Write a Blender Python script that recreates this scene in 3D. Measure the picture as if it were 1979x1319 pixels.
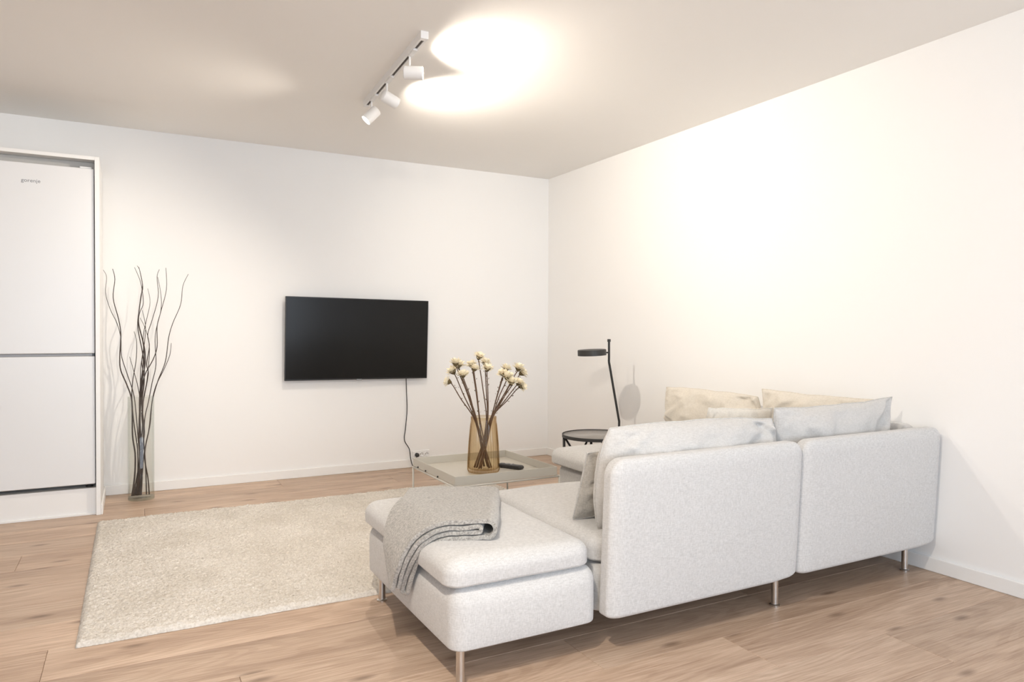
import bpy, bmesh, math, random
import numpy as np
from mathutils import Vector, Matrix, noise

for o in list(bpy.data.objects): bpy.data.objects.remove(o, do_unlink=True)
scene = bpy.context.scene
COL = scene.collection
rng = random.Random(7)

# ------------------------------------------------------------------ camera
CAM_H = 1.15
FPX = 1368.716
RX = Vector((0.88132349, -0.47249907, 0.00367811))
UP = Vector((0.00383754, 0.01494139, 0.99988101))
FW = Vector((0.4724978, 0.88120451, -0.01498143))
cam_data = bpy.data.cameras.new('camera')
cam = bpy.data.objects.new('camera', cam_data); COL.objects.link(cam)
cam_data.sensor_fit = 'HORIZONTAL'; cam_data.sensor_width = 36.0
cam_data.lens = FPX / 1979 * 36.0
cam_data.clip_start = 0.05
cam.matrix_world = Matrix(((RX.x, UP.x, -FW.x, 0), (RX.y, UP.y, -FW.y, 0), (RX.z, UP.z, -FW.z, CAM_H), (0, 0, 0, 1)))
scene.camera = cam
def at(px, py, Y):
    d = FW + RX * ((px - 989.5) / FPX) + UP * (-(py - 659.5) / FPX)
    t = Y / d.y
    return Vector((d.x * t, Y, CAM_H + d.z * t))

# ------------------------------------------------------------------ room size
XR, YB, H = 3.387, 5.6145, 2.5445
XL, YF = -3.4, -2.4

# ------------------------------------------------------------------ world, window daylight, exposure
world = bpy.data.worlds.new('world'); scene.world = world; world.use_nodes = True
wb = world.node_tree.nodes['Background']
wb.inputs[0].default_value = (0.62, 0.78, 1.0, 1); wb.inputs[1].default_value = 1.2
WX0, WX1, WZ0, WZ1 = -1.6, 2.9, 0.25, 2.3
wl = bpy.data.lights.new('window_daylight', 'AREA'); wl.shape = 'RECTANGLE'
wl.size = WX1 - WX0 - .1; wl.size_y = WZ1 - WZ0 - .1
wl.energy = 48; wl.color = (0.86, 0.93, 1.0)
wlo = bpy.data.objects.new('window_daylight', wl); COL.objects.link(wlo)
wlo.location = ((WX0 + WX1) / 2, YF - .22, (WZ0 + WZ1) / 2)
wlo.rotation_euler = (math.radians(90), 0, 0)      # faces +Y
SPOT_POWER = (27, 36, 52)
SPOT_CONE = (148, 148, 142)
NEAR_POWER = (12, 30, 50)
NEAR_CONE = (150, 150, 140)
SPOT_COLOR = (1.0, 0.905, 0.785)
vs = scene.view_settings
vs.view_transform = 'Standard'; vs.look = 'None'; vs.gamma = 1.0; vs.use_curve_mapping = False
vs.exposure = 1.08

# ------------------------------------------------------------------ material helpers
def new_mat(name):
    m = bpy.data.materials.new(name); m.use_nodes = True
    nt = m.node_tree; b = nt.nodes['Principled BSDF']
    return m, nt, b
def plain(name, col, rough=.5, metal=0, spec=.5, bump=0, bscale=200, bdist=.002):
    m, nt, b = new_mat(name)
    b.inputs['Base Color'].default_value = (*col, 1); b.inputs['Roughness'].default_value = rough
    b.inputs['Metallic'].default_value = metal; b.inputs['Specular IOR Level'].default_value = spec
    if bump:
        tc = nt.nodes.new('ShaderNodeTexCoord'); n = nt.nodes.new('ShaderNodeTexNoise')
        n.inputs['Scale'].default_value = bscale; n.inputs['Detail'].default_value = 4
        bp = nt.nodes.new('ShaderNodeBump'); bp.inputs['Strength'].default_value = bump; bp.inputs['Distance'].default_value = bdist
        nt.links.new(tc.outputs['Object'], n.inputs['Vector']); nt.links.new(n.outputs['Fac'], bp.inputs['Height'])
        nt.links.new(bp.outputs['Normal'], b.inputs['Normal'])
    return m
def ramp(nt, stops):
    r = nt.nodes.new('ShaderNodeValToRGB'); e = r.color_ramp.elements
    while len(e) < len(stops): e.new(.5)
    for k, (p, c) in enumerate(stops): e[k].position = p; e[k].color = (*c, 1)
    return r
def mapping(nt, scale, src='Object'):
    tc = nt.nodes.new('ShaderNodeTexCoord'); mp = nt.nodes.new('ShaderNodeMapping')
    mp.inputs['Scale'].default_value = scale; nt.links.new(tc.outputs[src], mp.inputs['Vector'])
    return mp
def fabric(name, c0, c1, scale=900, rough=.95, bump=.35, melange=None):
    m, nt, b = new_mat(name)
    b.inputs['Roughness'].default_value = rough; b.inputs['Specular IOR Level'].default_value = .15
    b.inputs['Sheen Weight'].default_value = .25; b.inputs['Sheen Roughness'].default_value = .5
    tc = nt.nodes.new('ShaderNodeTexCoord')
    outs = []
    for sc in ((1, 1, .22), (.22, .22, 1)):
        mp = nt.nodes.new('ShaderNodeMapping'); mp.inputs['Scale'].default_value = sc
        nt.links.new(tc.outputs['Object'], mp.inputs['Vector'])
        n = nt.nodes.new('ShaderNodeTexNoise'); n.inputs['Scale'].default_value = scale * .35; n.inputs['Detail'].default_value = 3
        nt.links.new(mp.outputs['Vector'], n.inputs['Vector']); outs.append(n.outputs['Fac'])
    big = nt.nodes.new('ShaderNodeTexNoise'); big.inputs['Scale'].default_value = 9; big.inputs['Detail'].default_value = 2
    nt.links.new(tc.outputs['Object'], big.inputs['Vector'])
    a = nt.nodes.new('ShaderNodeMath'); a.operation = 'ADD'; nt.links.new(outs[0], a.inputs[0]); nt.links.new(outs[1], a.inputs[1])
    h = nt.nodes.new('ShaderNodeMath'); h.operation = 'MULTIPLY'; h.inputs[1].default_value = .5; nt.links.new(a.outputs[0], h.inputs[0])
    r = ramp(nt, [(.36, c0), (.62, c1)]); nt.links.new(h.outputs[0], r.inputs['Fac'])
    nt.links.new(r.outputs['Color'], b.inputs['Base Color'])
    bp = nt.nodes.new('ShaderNodeBump'); bp.inputs['Strength'].default_value = bump; bp.inputs['Distance'].default_value = .002
    nt.links.new(h.outputs[0], bp.inputs['Height']); nt.links.new(bp.outputs['Normal'], b.inputs['Normal'])
    return m
def thin_glass(name, tint, edge, gloss=.9, rough=.02):
    m = bpy.data.materials.new(name); m.use_nodes = True; nt = m.node_tree
    nt.nodes.clear(); out = nt.nodes.new('ShaderNodeOutputMaterial')
    lw = nt.nodes.new('ShaderNodeLayerWeight'); lw.inputs['Blend'].default_value = .35
    mixc = nt.nodes.new('ShaderNodeMix'); mixc.data_type = 'RGBA'
    mixc.inputs['A'].default_value = (*tint, 1); mixc.inputs['B'].default_value = (*edge, 1)
    nt.links.new(lw.outputs['Facing'], mixc.inputs['Factor'])
    t = nt.nodes.new('ShaderNodeBsdfTransparent'); nt.links.new(mixc.outputs['Result'], t.inputs['Color'])
    g = nt.nodes.new('ShaderNodeBsdfGlossy'); g.inputs['Roughness'].default_value = rough; g.inputs['Color'].default_value = (gloss, gloss, gloss, 1)
    lf = nt.nodes.new('ShaderNodeLayerWeight'); lf.inputs['Blend'].default_value = .5      # Schlick reflectance, same on both sides
    pw = nt.nodes.new('ShaderNodeMath'); pw.operation = 'POWER'; pw.inputs[1].default_value = 5; nt.links.new(lf.outputs['Facing'], pw.inputs[0])
    fr = nt.nodes.new('ShaderNodeMath'); fr.operation = 'MULTIPLY_ADD'; fr.inputs[1].default_value = .5; fr.inputs[2].default_value = .035
    nt.links.new(pw.outputs[0], fr.inputs[0])
    mx = nt.nodes.new('ShaderNodeMixShader'); nt.links.new(fr.outputs[0], mx.inputs[0])
    nt.links.new(t.outputs[0], mx.inputs[1]); nt.links.new(g.outputs[0], mx.inputs[2]); nt.links.new(mx.outputs[0], out.inputs['Surface'])
    return m
def wood():
    m, nt, b = new_mat('oak_plank')
    b.inputs['Roughness'].default_value = .42; b.inputs['Specular IOR Level'].default_value = .35
    oi = nt.nodes.new('ShaderNodeObjectInfo'); tc = nt.nodes.new('ShaderNodeTexCoord')
    vm = nt.nodes.new('ShaderNodeVectorMath'); vm.operation = 'SCALE'; vm.inputs[0].default_value = (37.1, 91.7, 13.3)
    nt.links.new(oi.outputs['Random'], vm.inputs['Scale'])
    ad = nt.nodes.new('ShaderNodeVectorMath'); ad.operation = 'ADD'
    nt.links.new(tc.outputs['Object'], ad.inputs[0]); nt.links.new(vm.outputs[0], ad.inputs[1])
    def nz(scale3, sc, detail=4, dist=0.0, rough=.55):
        mp = nt.nodes.new('ShaderNodeMapping'); mp.inputs['Scale'].default_value = scale3
        nt.links.new(ad.outputs[0], mp.inputs['Vector'])
        n = nt.nodes.new('ShaderNodeTexNoise'); n.inputs['Scale'].default_value = sc; n.inputs['Detail'].default_value = detail
        n.inputs['Distortion'].default_value = dist; n.inputs['Roughness'].default_value = rough
        nt.links.new(mp.outputs['Vector'], n.inputs['Vector']); return n
    broad = nz((.55, 4.2, 1), 1.6, 5, .6)
    fine = nz((1.0, 26, 1), 5.5, 5, .2, .65)
    # cathedral rings: bands of a slow, stretched noise
    base = nz((.5, 3.0, 1), 1.15, 1.5, .5)
    mul = nt.nodes.new('ShaderNodeMath'); mul.operation = 'MULTIPLY'; mul.inputs[1].default_value = 120
    nt.links.new(base.outputs['Fac'], mul.inputs[0])
    sn = nt.nodes.new('ShaderNodeMath'); sn.operation = 'SINE'; nt.links.new(mul.outputs[0], sn.inputs[0])
    # knots
    mpk = nt.nodes.new('ShaderNodeMapping'); mpk.inputs['Scale'].default_value = (1.5, 4.2, 1)
    nt.links.new(ad.outputs[0], mpk.inputs['Vector'])
    vo = nt.nodes.new('ShaderNodeTexVoronoi'); vo.inputs['Scale'].default_value = 1.0; vo.voronoi_dimensions = '2D'
    nt.links.new(mpk.outputs['Vector'], vo.inputs['Vector'])
    kn = ramp(nt, [(0.02, (1, 1, 1)), (.09, (0, 0, 0))]); nt.links.new(vo.outputs['Distance'], kn.inputs['Fac'])
    c = ramp(nt, [(.30, (.47, .335, .245)), (.50, (.60, .445, .335)), (.72, (.68, .525, .405))])
    nt.links.new(broad.outputs['Fac'], c.inputs['Fac'])
    def mixmul(col, fac, dark, amount):
        r = ramp(nt, [(.3, dark), (.62, (1, 1, 1))]); nt.links.new(fac, r.inputs['Fac'])
        mx = nt.nodes.new('ShaderNodeMix'); mx.data_type = 'RGBA'; mx.blend_type = 'MULTIPLY'; mx.inputs['Factor'].default_value = amount
        nt.links.new(col, mx.inputs['A']); nt.links.new(r.outputs['Color'], mx.inputs['B']); return mx.outputs['Result']
    col = mixmul(c.outputs['Color'], fine.outputs['Fac'], (.62, .56, .50), .75)
    s01 = nt.nodes.new('ShaderNodeMath'); s01.operation = 'MULTIPLY_ADD'; s01.inputs[1].default_value = .5; s01.inputs[2].default_value = .5
    nt.links.new(sn.outputs[0], s01.inputs[0])
    col = mixmul(col, s01.outputs[0], (.80, .76, .72), .45)
    mk = nt.nodes.new('ShaderNodeMix'); mk.data_type = 'RGBA'; mk.inputs['B'].default_value = (.16, .10, .065, 1)
    kf = nt.nodes.new('ShaderNodeMath'); kf.operation = 'MULTIPLY'; kf.inputs[1].default_value = .65
    nt.links.new(kn.outputs['Color'], kf.inputs[0]); nt.links.new(kf.outputs[0], mk.inputs['Factor']); nt.links.new(col, mk.inputs['A'])
    hs = nt.nodes.new('ShaderNodeHueSaturation'); nt.links.new(mk.outputs['Result'], hs.inputs['Color'])
    mr = nt.nodes.new('ShaderNodeMapRange'); mr.inputs['To Min'].default_value = .88; mr.inputs['To Max'].default_value = 1.1
    nt.links.new(oi.outputs['Random'], mr.inputs['Value']); nt.links.new(mr.outputs[0], hs.inputs['Value'])
    nt.links.new(hs.outputs['Color'], b.inputs['Base Color'])
    bp = nt.nodes.new('ShaderNodeBump'); bp.inputs['Strength'].default_value = .25; bp.inputs['Distance'].default_value = .001
    nt.links.new(fine.outputs['Fac'], bp.inputs['Height']); nt.links.new(bp.outputs['Normal'], b.inputs['Normal'])
    return m

def paint(name, col, bump=.12):
    m, nt, b = new_mat(name)
    b.inputs['Roughness'].default_value = .85; b.inputs['Specular IOR Level'].default_value = .2
    b.inputs['Base Color'].default_value = (*col, 1)
    mp = mapping(nt, (1, 1, 2.2)); n = nt.nodes.new('ShaderNodeTexNoise'); n.inputs['Scale'].default_value = 5; n.inputs['Detail'].default_value = 8
    nt.links.new(mp.outputs['Vector'], n.inputs['Vector'])
    bp = nt.nodes.new('ShaderNodeBump'); bp.inputs['Strength'].default_value = bump; bp.inputs['Distance'].default_value = .006
    nt.links.new(n.outputs['Fac'], bp.inputs['Height']); nt.links.new(bp.outputs['Normal'], b.inputs['Normal'])
    return m

M = {}
M['wall'] = paint('wall_paint', (.885, .875, .86))
M['ceiling'] = paint('ceiling_paint', (.91, .888, .855), .06)
M['trim'] = plain('white_trim', (.86, .85, .83), .45)
M['wood'] = wood()
M['subfloor'] = plain('floor_joint', (.46, .36, .27), .9)
M['lacquer'] = plain('white_lacquer', (.85, .84, .82), .35)
M['fridge'] = plain('white_enamel', (.77, .77, .77), .28)
M['grey_plastic'] = plain('grey_plastic', (.30, .31, .33), .4)
M['logo'] = plain('grey_print', (.20, .20, .21), .4)
M['black_gap'] = plain('dark_rubber', (.03, .028, .026), .7)
M['niche'] = plain('grey_board', (.52, .50, .47), .7)
M['sofa'] = fabric('pale_grey_upholstery', (.51, .498, .484), (.635, .622, .607))
M['pillow'] = fabric('cushion_linen', (.515, .496, .472), (.615, .595, .57), bump=.3)
M['beige_pillow'] = fabric('cream_cushion_linen', (.62, .57, .495), (.72, .67, .59), bump=.3)
M['taupe_pillow'] = fabric('taupe_cushion_linen', (.37, .34, .30), (.50, .465, .415), bump=.3)
M['piping'] = fabric('cushion_piping', (.46, .44, .41), (.60, .575, .54), bump=.2)
M['chrome'] = plain('brushed_steel', (.62, .60, .58), .22, 1)
M['black_metal'] = plain('black_powder_coat', (.028, .027, .026), .5)
M['tray'] = plain('grey_beige_lacquer', (.53, .50, .44), .33)
M['tray_steel'] = plain('beige_steel_rod', (.58, .55, .49), .35, .0)
M['screen'] = plain('tv_screen', (.012, .0115, .011), .2, 0, .2)
M['bezel'] = plain('tv_bezel', (.015, .015, .015), .35)
M['cable'] = plain('black_cable', (.03, .03, .03), .5)
M['white_plastic'] = plain('white_plastic', (.84, .84, .83), .35)
M['remote'] = plain('remote_plastic', (.022, .021, .021), .4)
M['button'] = plain('remote_button', (.30, .30, .30), .5)
M['branch'] = plain('dark_branch', (.050, .034, .028), .6, bump=.4, bscale=120)
M['stem'] = plain('dry_stem', (.125, .070, .040), .8, bump=.4, bscale=300)
M['petal'] = plain('cream_petal', (.93, .84, .64), .8)
M['floret'] = plain('straw_floret', (.62, .42, .20), .9)
M['calyx'] = plain('brown_calyx', (.12, .085, .035), .85)
M['glass'] = thin_glass('clear_glass', (.99, .99, .985), (.88, .90, .88))
M['glass_base'] = thin_glass('clear_glass_base', (.95, .965, .95), (.86, .89, .87))
M['amber'] = thin_glass('amber_glass', (.97, .93, .845), (.74, .60, .41), .8)
M['table_top'] = plain('smoked_table_top', (.30, .28, .26), .25)
M['lamp_white'] = plain('white_lamp_enamel', (.80, .79, .78), .4)
M['slot'] = plain('track_slot', (.085, .07, .058), .6)
def emis(name, col, s):
    m, nt, b = new_mat(name); b.inputs['Emission Color'].default_value = (*col, 1); b.inputs['Emission Strength'].default_value = s; return m
M['lens'] = emis('lit_lens', (1, .9, .76), 14)

def rug_mat():
    m, nt, b = new_mat('cream_wool_pile'); b.inputs['Roughness'].default_value = 1; b.inputs['Specular IOR Level'].default_value = .05
    tc = nt.nodes.new('ShaderNodeTexCoord')
    n1 = nt.nodes.new('ShaderNodeTexNoise'); n1.inputs['Scale'].default_value = 3.0; n1.inputs['Detail'].default_value = 4
    n2 = nt.nodes.new('ShaderNodeTexNoise'); n2.inputs['Scale'].default_value = 110; n2.inputs['Detail'].default_value = 5
    for n in (n1, n2): nt.links.new(tc.outputs['Object'], n.inputs['Vector'])
    r1 = ramp(nt, [(.35, (.66, .612, .548)), (.65, (.745, .70, .642))]); nt.links.new(n1.outputs['Fac'], r1.inputs['Fac'])
    r2 = ramp(nt, [(.30, (.74, .72, .69)), (.60, (1, 1, 1))]); nt.links.new(n2.outputs['Fac'], r2.inputs['Fac'])
    mx = nt.nodes.new('ShaderNodeMix'); mx.data_type = 'RGBA'; mx.blend_type = 'MULTIPLY'; mx.inputs['Factor'].default_value = .8
    nt.links.new(r1.outputs['Color'], mx.inputs['A']); nt.links.new(r2.outputs['Color'], mx.inputs['B'])
    nt.links.new(mx.outputs['Result'], b.inputs['Base Color'])
    bp = nt.nodes.new('ShaderNodeBump'); bp.inputs['Strength'].default_value = .6; bp.inputs['Distance'].default_value = .006
    nt.links.new(n2.outputs['Fac'], bp.inputs['Height']); nt.links.new(bp.outputs['Normal'], b.inputs['Normal'])
    return m
M['rug'] = rug_mat()
def wool_mat():
    m, nt, b = new_mat('grey_wool_melange'); b.inputs['Roughness'].default_value = 1; b.inputs['Specular IOR Level'].default_value = .05
    b.inputs['Sheen Weight'].default_value = .4
    tc = nt.nodes.new('ShaderNodeTexCoord')
    n1 = nt.nodes.new('ShaderNodeTexNoise'); n1.inputs['Scale'].default_value = 130; n1.inputs['Detail'].default_value = 6; n1.inputs['Roughness'].default_value = .7
    n2 = nt.nodes.new('ShaderNodeTexNoise'); n2.inputs['Scale'].default_value = 420; n2.inputs['Detail'].default_value = 3
    for n in (n1, n2): nt.links.new(tc.outputs['Object'], n.inputs['Vector'])
    a = nt.nodes.new('ShaderNodeMath'); a.operation = 'MULTIPLY_ADD'; a.inputs[1].default_value = .45
    nt.links.new(n2.outputs['Fac'], a.inputs[0]); nt.links.new(n1.outputs['Fac'], a.inputs[2])
    r = ramp(nt, [(.50, (.17, .16, .147)), (.70, (.36, .338, .308)), (.92, (.58, .55, .505))])
    nt.links.new(a.outputs[0], r.inputs['Fac']); nt.links.new(r.outputs['Color'], b.inputs['Base Color'])
    bp = nt.nodes.new('ShaderNodeBump'); bp.inputs['Strength'].default_value = .7; bp.inputs['Distance'].default_value = .004
    nt.links.new(a.outputs[0], bp.inputs['Height']); nt.links.new(bp.outputs['Normal'], b.inputs['Normal'])
    return m
M['wool'] = wool_mat()

# ------------------------------------------------------------------ mesh helpers
def link(o, parent=None, mat=None):
    COL.objects.link(o)
    if parent is not None: o.parent = parent
    if mat is not None and o.data is not None and not o.data.materials: o.data.materials.append(M[mat])
    return o
def mesh_obj(name, verts, faces, mat, parent=None, smooth=True, loc=None):
    me = bpy.data.meshes.new(name)
    me.from_pydata([tuple(v) for v in verts], [], faces); me.update()
    if smooth: me.polygons.foreach_set('use_smooth', [True] * len(me.polygons))
    o = bpy.data.objects.new(name, me)
    if loc is not None: o.location = loc
    return link(o, parent, mat)
def empty(name, loc=(0, 0, 0), rz=0):
    o = bpy.data.objects.new(name, None); o.location = loc; o.rotation_euler[2] = rz; o.empty_display_size = .1
    COL.objects.link(o); return o
def tag(o, label=None, cat=None, group=None, kind=None):
    if label: o['label'] = label
    if cat: o['category'] = cat
    if group: o['group'] = group
    if kind: o['kind'] = kind
    return o
def box(name, lo, hi, mat, parent=None, bev=0.0, seg=2, off=(0, 0, 0)):
    bm = bmesh.new(); bmesh.ops.create_cube(bm, size=1)
    for v in bm.verts:
        v.co = Vector([lo[k] + (v.co[k] + .5) * (hi[k] - lo[k]) - off[k] for k in range(3)])
    if bev: bmesh.ops.bevel(bm, geom=bm.edges[:], offset=bev, segments=seg, profile=.5, affect='EDGES', clamp_overlap=True)
    me = bpy.data.meshes.new(name); bm.to_mesh(me); bm.free()
    o = bpy.data.objects.new(name, me); o.location = off if parent is None else (0, 0, 0)
    if parent is None: pass
    return link(o, parent, mat)
def rbox(name, dim, r, mat, parent=None, loc=(0, 0, 0), bulge=(0, 0, 0), seg=6, inner=8, deform=None, rzb=None):
    s = np.array(dim, float) / 2; r = np.array((r, r, r) if np.isscalar(r) else r, float); r = np.minimum(r, s * .999)
    T = []
    for k in range(3):
        e = [math.tan(math.pi / 4 * i / seg) * r[k] for i in range(seg + 1)]
        a = [-(s[k] - r[k]) - x for x in reversed(e)]
        mid = list(np.linspace(-(s[k] - r[k]), s[k] - r[k], inner + 1))[1:-1]
        lo_ = a
        if k == 2 and rzb:
            lo_ = [-(s[k] - rzb) - math.tan(math.pi / 4 * i / seg) * rzb for i in range(seg, -1, -1)]
            mid = list(np.linspace(-(s[k] - rzb), s[k] - r[k], inner + 1))[1:-1]
        T.append(lo_ + mid + [-x for x in reversed(a)])
    idx = {}; verts = []; faces = []
    def vid(q):
        key = tuple(round(float(x), 6) for x in q)
        if key not in idx:
            idx[key] = len(verts); p = np.array(q, float)
            q3 = r.copy()
            if rzb and p[2] < 0: q3[2] = rzb
            ci = np.clip(p, -(s - q3), s - q3); d = (p - ci) / q3; n = np.linalg.norm(d)
            pp = ci + (d / n if n > 0 else d) * q3
            u = pp / s
            for k in range(3):
                if bulge[k]:
                    a, b = [j for j in range(3) if j != k]
                    pp[k] += np.sign(u[k]) * abs(u[k]) * bulge[k] * max(0, 1 - u[a] ** 2) * max(0, 1 - u[b] ** 2)
            verts.append(pp)
        return idx[key]
    for k in range(3):
        a, b = (k + 1) % 3, (k + 2) % 3
        for sg in (-1, 1):
            for i in range(len(T[a]) - 1):
                for j in range(len(T[b]) - 1):
                    qs = []
                    for (ii, jj) in ((i, j), (i + 1, j), (i + 1, j + 1), (i, j + 1)):
                        q = [0, 0, 0]; q[k] = sg * s[k]; q[a] = T[a][ii]; q[b] = T[b][jj]; qs.append(vid(q))
                    if sg < 0: qs.reverse()
                    faces.append(qs)
    V = [Vector(v) for v in verts]
    if deform: V = [deform(v) for v in V]
    V = [v + Vector(loc) for v in V]
    return mesh_obj(name, V, faces, mat, parent)
def smooth_path(pts, n=6):
    P = [Vector(p) for p in pts]; out = []
    for i in range(len(P) - 1):
        p0 = P[max(i - 1, 0)]; p1 = P[i]; p2 = P[i + 1]; p3 = P[min(i + 2, len(P) - 1)]
        for k in range(n):
            t = k / n
            out.append(.5 * ((2 * p1) + (p2 - p0) * t + (2 * p0 - 5 * p1 + 4 * p2 - p3) * t * t + (3 * p1 - p0 - 3 * p2 + p3) * t ** 3))
    out.append(P[-1]); return out
def tube_data(path, rad, sides=8, cap=True):
    n = len(path); R = rad if hasattr(rad, '__len__') else [rad] * n
    verts, faces = [], []
    up = Vector((0, 0, 1)); prev = None
    for i, p in enumerate(path):
        t = (path[min(i + 1, n - 1)] - path[max(i - 1, 0)]).normalized()
        if prev is None:
            a = t.cross(up if abs(t.dot(up)) < .95 else Vector((1, 0, 0))).normalized()
        else:
            a = (prev - t * prev.dot(t)).normalized()
        prev = a; b = t.cross(a)
        for k in range(sides):
            th = 2 * math.pi * k / sides
            verts.append(p + (a * math.cos(th) + b * math.sin(th)) * R[i])
    for i in range(n - 1):
        for k in range(sides):
            k2 = (k + 1) % sides
            faces.append([i * sides + k, i * sides + k2, (i + 1) * sides + k2, (i + 1) * sides + k])
    if cap:
        faces.append(list(range(sides))[::-1]); faces.append([(n - 1) * sides + k for k in range(sides)])
    return verts, faces
def tube(name, path, rad, mat, parent=None, sides=8, off=None):
    path = [Vector(p) for p in path]
    if off is not None: path = [p - Vector(off) for p in path]
    v, f = tube_data(path, rad, sides)
    return mesh_obj(name, v, f, mat, parent)
def lathe(name, prof, mat, parent=None, seg=40, loc=(0, 0, 0), rib=None):
    verts, faces = [], []
    for (r, z) in prof:
        for k in range(seg):
            th = 2 * math.pi * k / seg; rr = r
            if rib and r > 1e-4: rr = r * (1 + rib[1] * math.cos(rib[0] * th) * rib[2](z))
            verts.append((loc[0] + rr * math.cos(th), loc[1] + rr * math.sin(th), loc[2] + z))
    for i in range(len(prof) - 1):
        for k in range(seg):
            k2 = (k + 1) % seg
            faces.append([i * seg + k, i * seg + k2, (i + 1) * seg + k2, (i + 1) * seg + k])
    return mesh_obj(name, verts, faces, mat, parent)
def autosharp(o, ang=40):
    me = o.data; bm = bmesh.new(); bm.from_mesh(me)
    for e in bm.edges:
        if len(e.link_faces) == 2 and e.calc_face_angle(0) > math.radians(ang): e.smooth = False
    bm.to_mesh(me); bm.free(); return o

# ------------------------------------------------------------------ floor of oak planks
PW, PL = .262, 2.05
floor = box('floor', (XL - .1, YF - .1, -.08), (XR + .1, YB + .1, -.0125), 'subfloor'); tag(floor, 'grey-brown oak plank floor', kind='structure')
def plank_mesh(length):
    c, g = .0016, .0005
    x0, x1, y0, y1 = g, length - g, g, PW - g
    v = [(x0, y0, -.012), (x1, y0, -.012), (x1, y1, -.012), (x0, y1, -.012),
         (x0, y0, -c), (x1, y0, -c), (x1, y1, -c), (x0, y1, -c),
         (x0 + c, y0 + c, 0), (x1 - c, y0 + c, 0), (x1 - c, y1 - c, 0), (x0 + c, y1 - c, 0)]
    f = [(3, 2, 1, 0), (8, 9, 10, 11)]
    for a, b in ((0, 4), (4, 8)):
        for k in range(4): f.append((a + k, a + (k + 1) % 4, b + (k + 1) % 4, b + k))
    me = bpy.data.meshes.new('plank'); me.from_pydata(v, [], f); me.materials.append(M['wood']); return me
full = plank_mesh(PL)
y = 1.43 - PW * math.ceil((1.43 - YF) / PW); row = 0
ends = {2: .95, 1: 2.5, 0: .75, -1: 1.5}
r2 = random.Random(3)
while y < YB:
    w = min(PW, YB - y)
    k = round((y - 1.43) / PW)
    x = (1.408 if k == 2 else 2.52 if k == 0 else 1.95 if k == 1 else r2.uniform(0, PL))
    x -= PL * math.ceil((x - XL) / PL)
    while x < XR:
        a, b = max(x, XL), min(x + PL, XR)
        if b - a > .02:
            me = full if b - a > PL - 1e-4 else plank_mesh(b - a)
            o = bpy.data.objects.new('plank', me); o.location = (a, y, 0); o.parent = floor; COL.objects.link(o)
            if w < PW - 1e-4: o.scale[1] = w / PW
            if y < YF: o.location[1] = YF; o.scale[1] = (PW - (YF - y)) / PW
        x += PL
    y += PW; row += 1

# ------------------------------------------------------------------ shell
tag(box('ceiling', (XL - .1, YF - .1, H), (XR + .1, YB + .1, H + .1), 'ceiling'), 'off-white painted ceiling', kind='structure')
tag(box('wall_back', (XL, YB, 0), (XR + .1, YB + .1, H), 'wall'), 'white painted back wall behind the television', kind='structure')
tag(box('wall_right', (XR, YF, 0), (XR + .1, YB, H), 'wall'), 'white painted right wall beside the sofa', kind='structure')
tag(box('wall_left', (XL - .1, YF, 0), (XL, YB + .1, H), 'wall'), 'white painted left wall', kind='structure')
bm = bmesh.new()
def add_bm_box(bm, lo, hi):
    r = bmesh.ops.create_cube(bm, size=1)
    for v in r['verts']: v.co = Vector([lo[k] + (v.co[k] + .5) * (hi[k] - lo[k]) for k in range(3)])
for lo, hi in (((XL - .1, YF - .12, 0), (WX0, YF, H)), ((WX1, YF - .12, 0), (XR + .1, YF, H)),
               ((WX0, YF - .12, 0), (WX1, YF, WZ0)), ((WX0, YF - .12, WZ1), (WX1, YF, H))): add_bm_box(bm, lo, hi)
me = bpy.data.meshes.new('wall_front'); bm.to_mesh(me); bm.free()
tag(link(bpy.data.objects.new('wall_front', me), None, 'wall'), 'white painted window wall', kind='structure')
win = empty('window_1', ((WX0 + WX1) / 2, YF - .06, WZ0)); tag(win, 'wide white framed window', kind='structure')
ww = WX1 - WX0; wh = WZ1 - WZ0
for lo, hi in (((-ww / 2, -.03, 0), (-ww / 2 + .06, .03, wh)), ((ww / 2 - .06, -.03, 0), (ww / 2, .03, wh)),
               ((-ww / 2, -.03, 0), (ww / 2, .03, .06)), ((-ww / 2, -.03, wh - .06), (ww / 2, .03, wh)),
               ((-.8, -.025, .06), (-.74, .025, wh - .06)), ((.74, -.025, .06), (.8, .025, wh - .06))):
    box('window_frame', lo, hi, 'trim', win, .004)
tag(box('baseboard_back', (-.174, YB - .014, 0), (XR, YB, .068), 'trim', bev=.004), 'white baseboard along the back wall', kind='structure')
tag(box('baseboard_right', (XR - .014, YF, 0), (XR, YB - .014, .068), 'trim', bev=.004), 'white baseboard along the right wall', kind='structure')

# ------------------------------------------------------------------ refrigerator housing and refrigerator
CX, CY = -.176, 5.045          # outer face of the side panel, front
hs = empty('fridge_housing', (-.51, 5.3, 0)); tag(hs, 'white tall cabinet housing built around the refrigerator', 'cabinet')
def hb(name, lo, hi, mat='lacquer', bev=.0015): return box(name, [lo[k] - hs.location[k] for k in range(3)], [hi[k] - hs.location[k] for k in range(3)], mat, hs, bev)
hb('side_panel', (CX - .024, CY, 0), (CX, YB - .001, 2.205))
hb('side_panel', (-.86, CY, 0), (-.836, YB - .001, 2.205))
hb('top_panel', (-.836, CY, 2.183), (CX - .024, YB - .001, 2.205))
hb('plinth', (-.836, CY + .035, 0), (CX - .024, YB - .001, .165))
hb('filler_panel', (-.836, CY + .09, 2.10), (CX - .024, CY + .106, 2.183), 'niche')
hb('plinth_trim', (-.836, CY + .023, 0), (CX - .024, CY + .035, .012))
hb('side_baseboard', (CX, CY + .0, 0), (CX + .012, YB - .014, .066), 'trim', .004)
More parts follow.
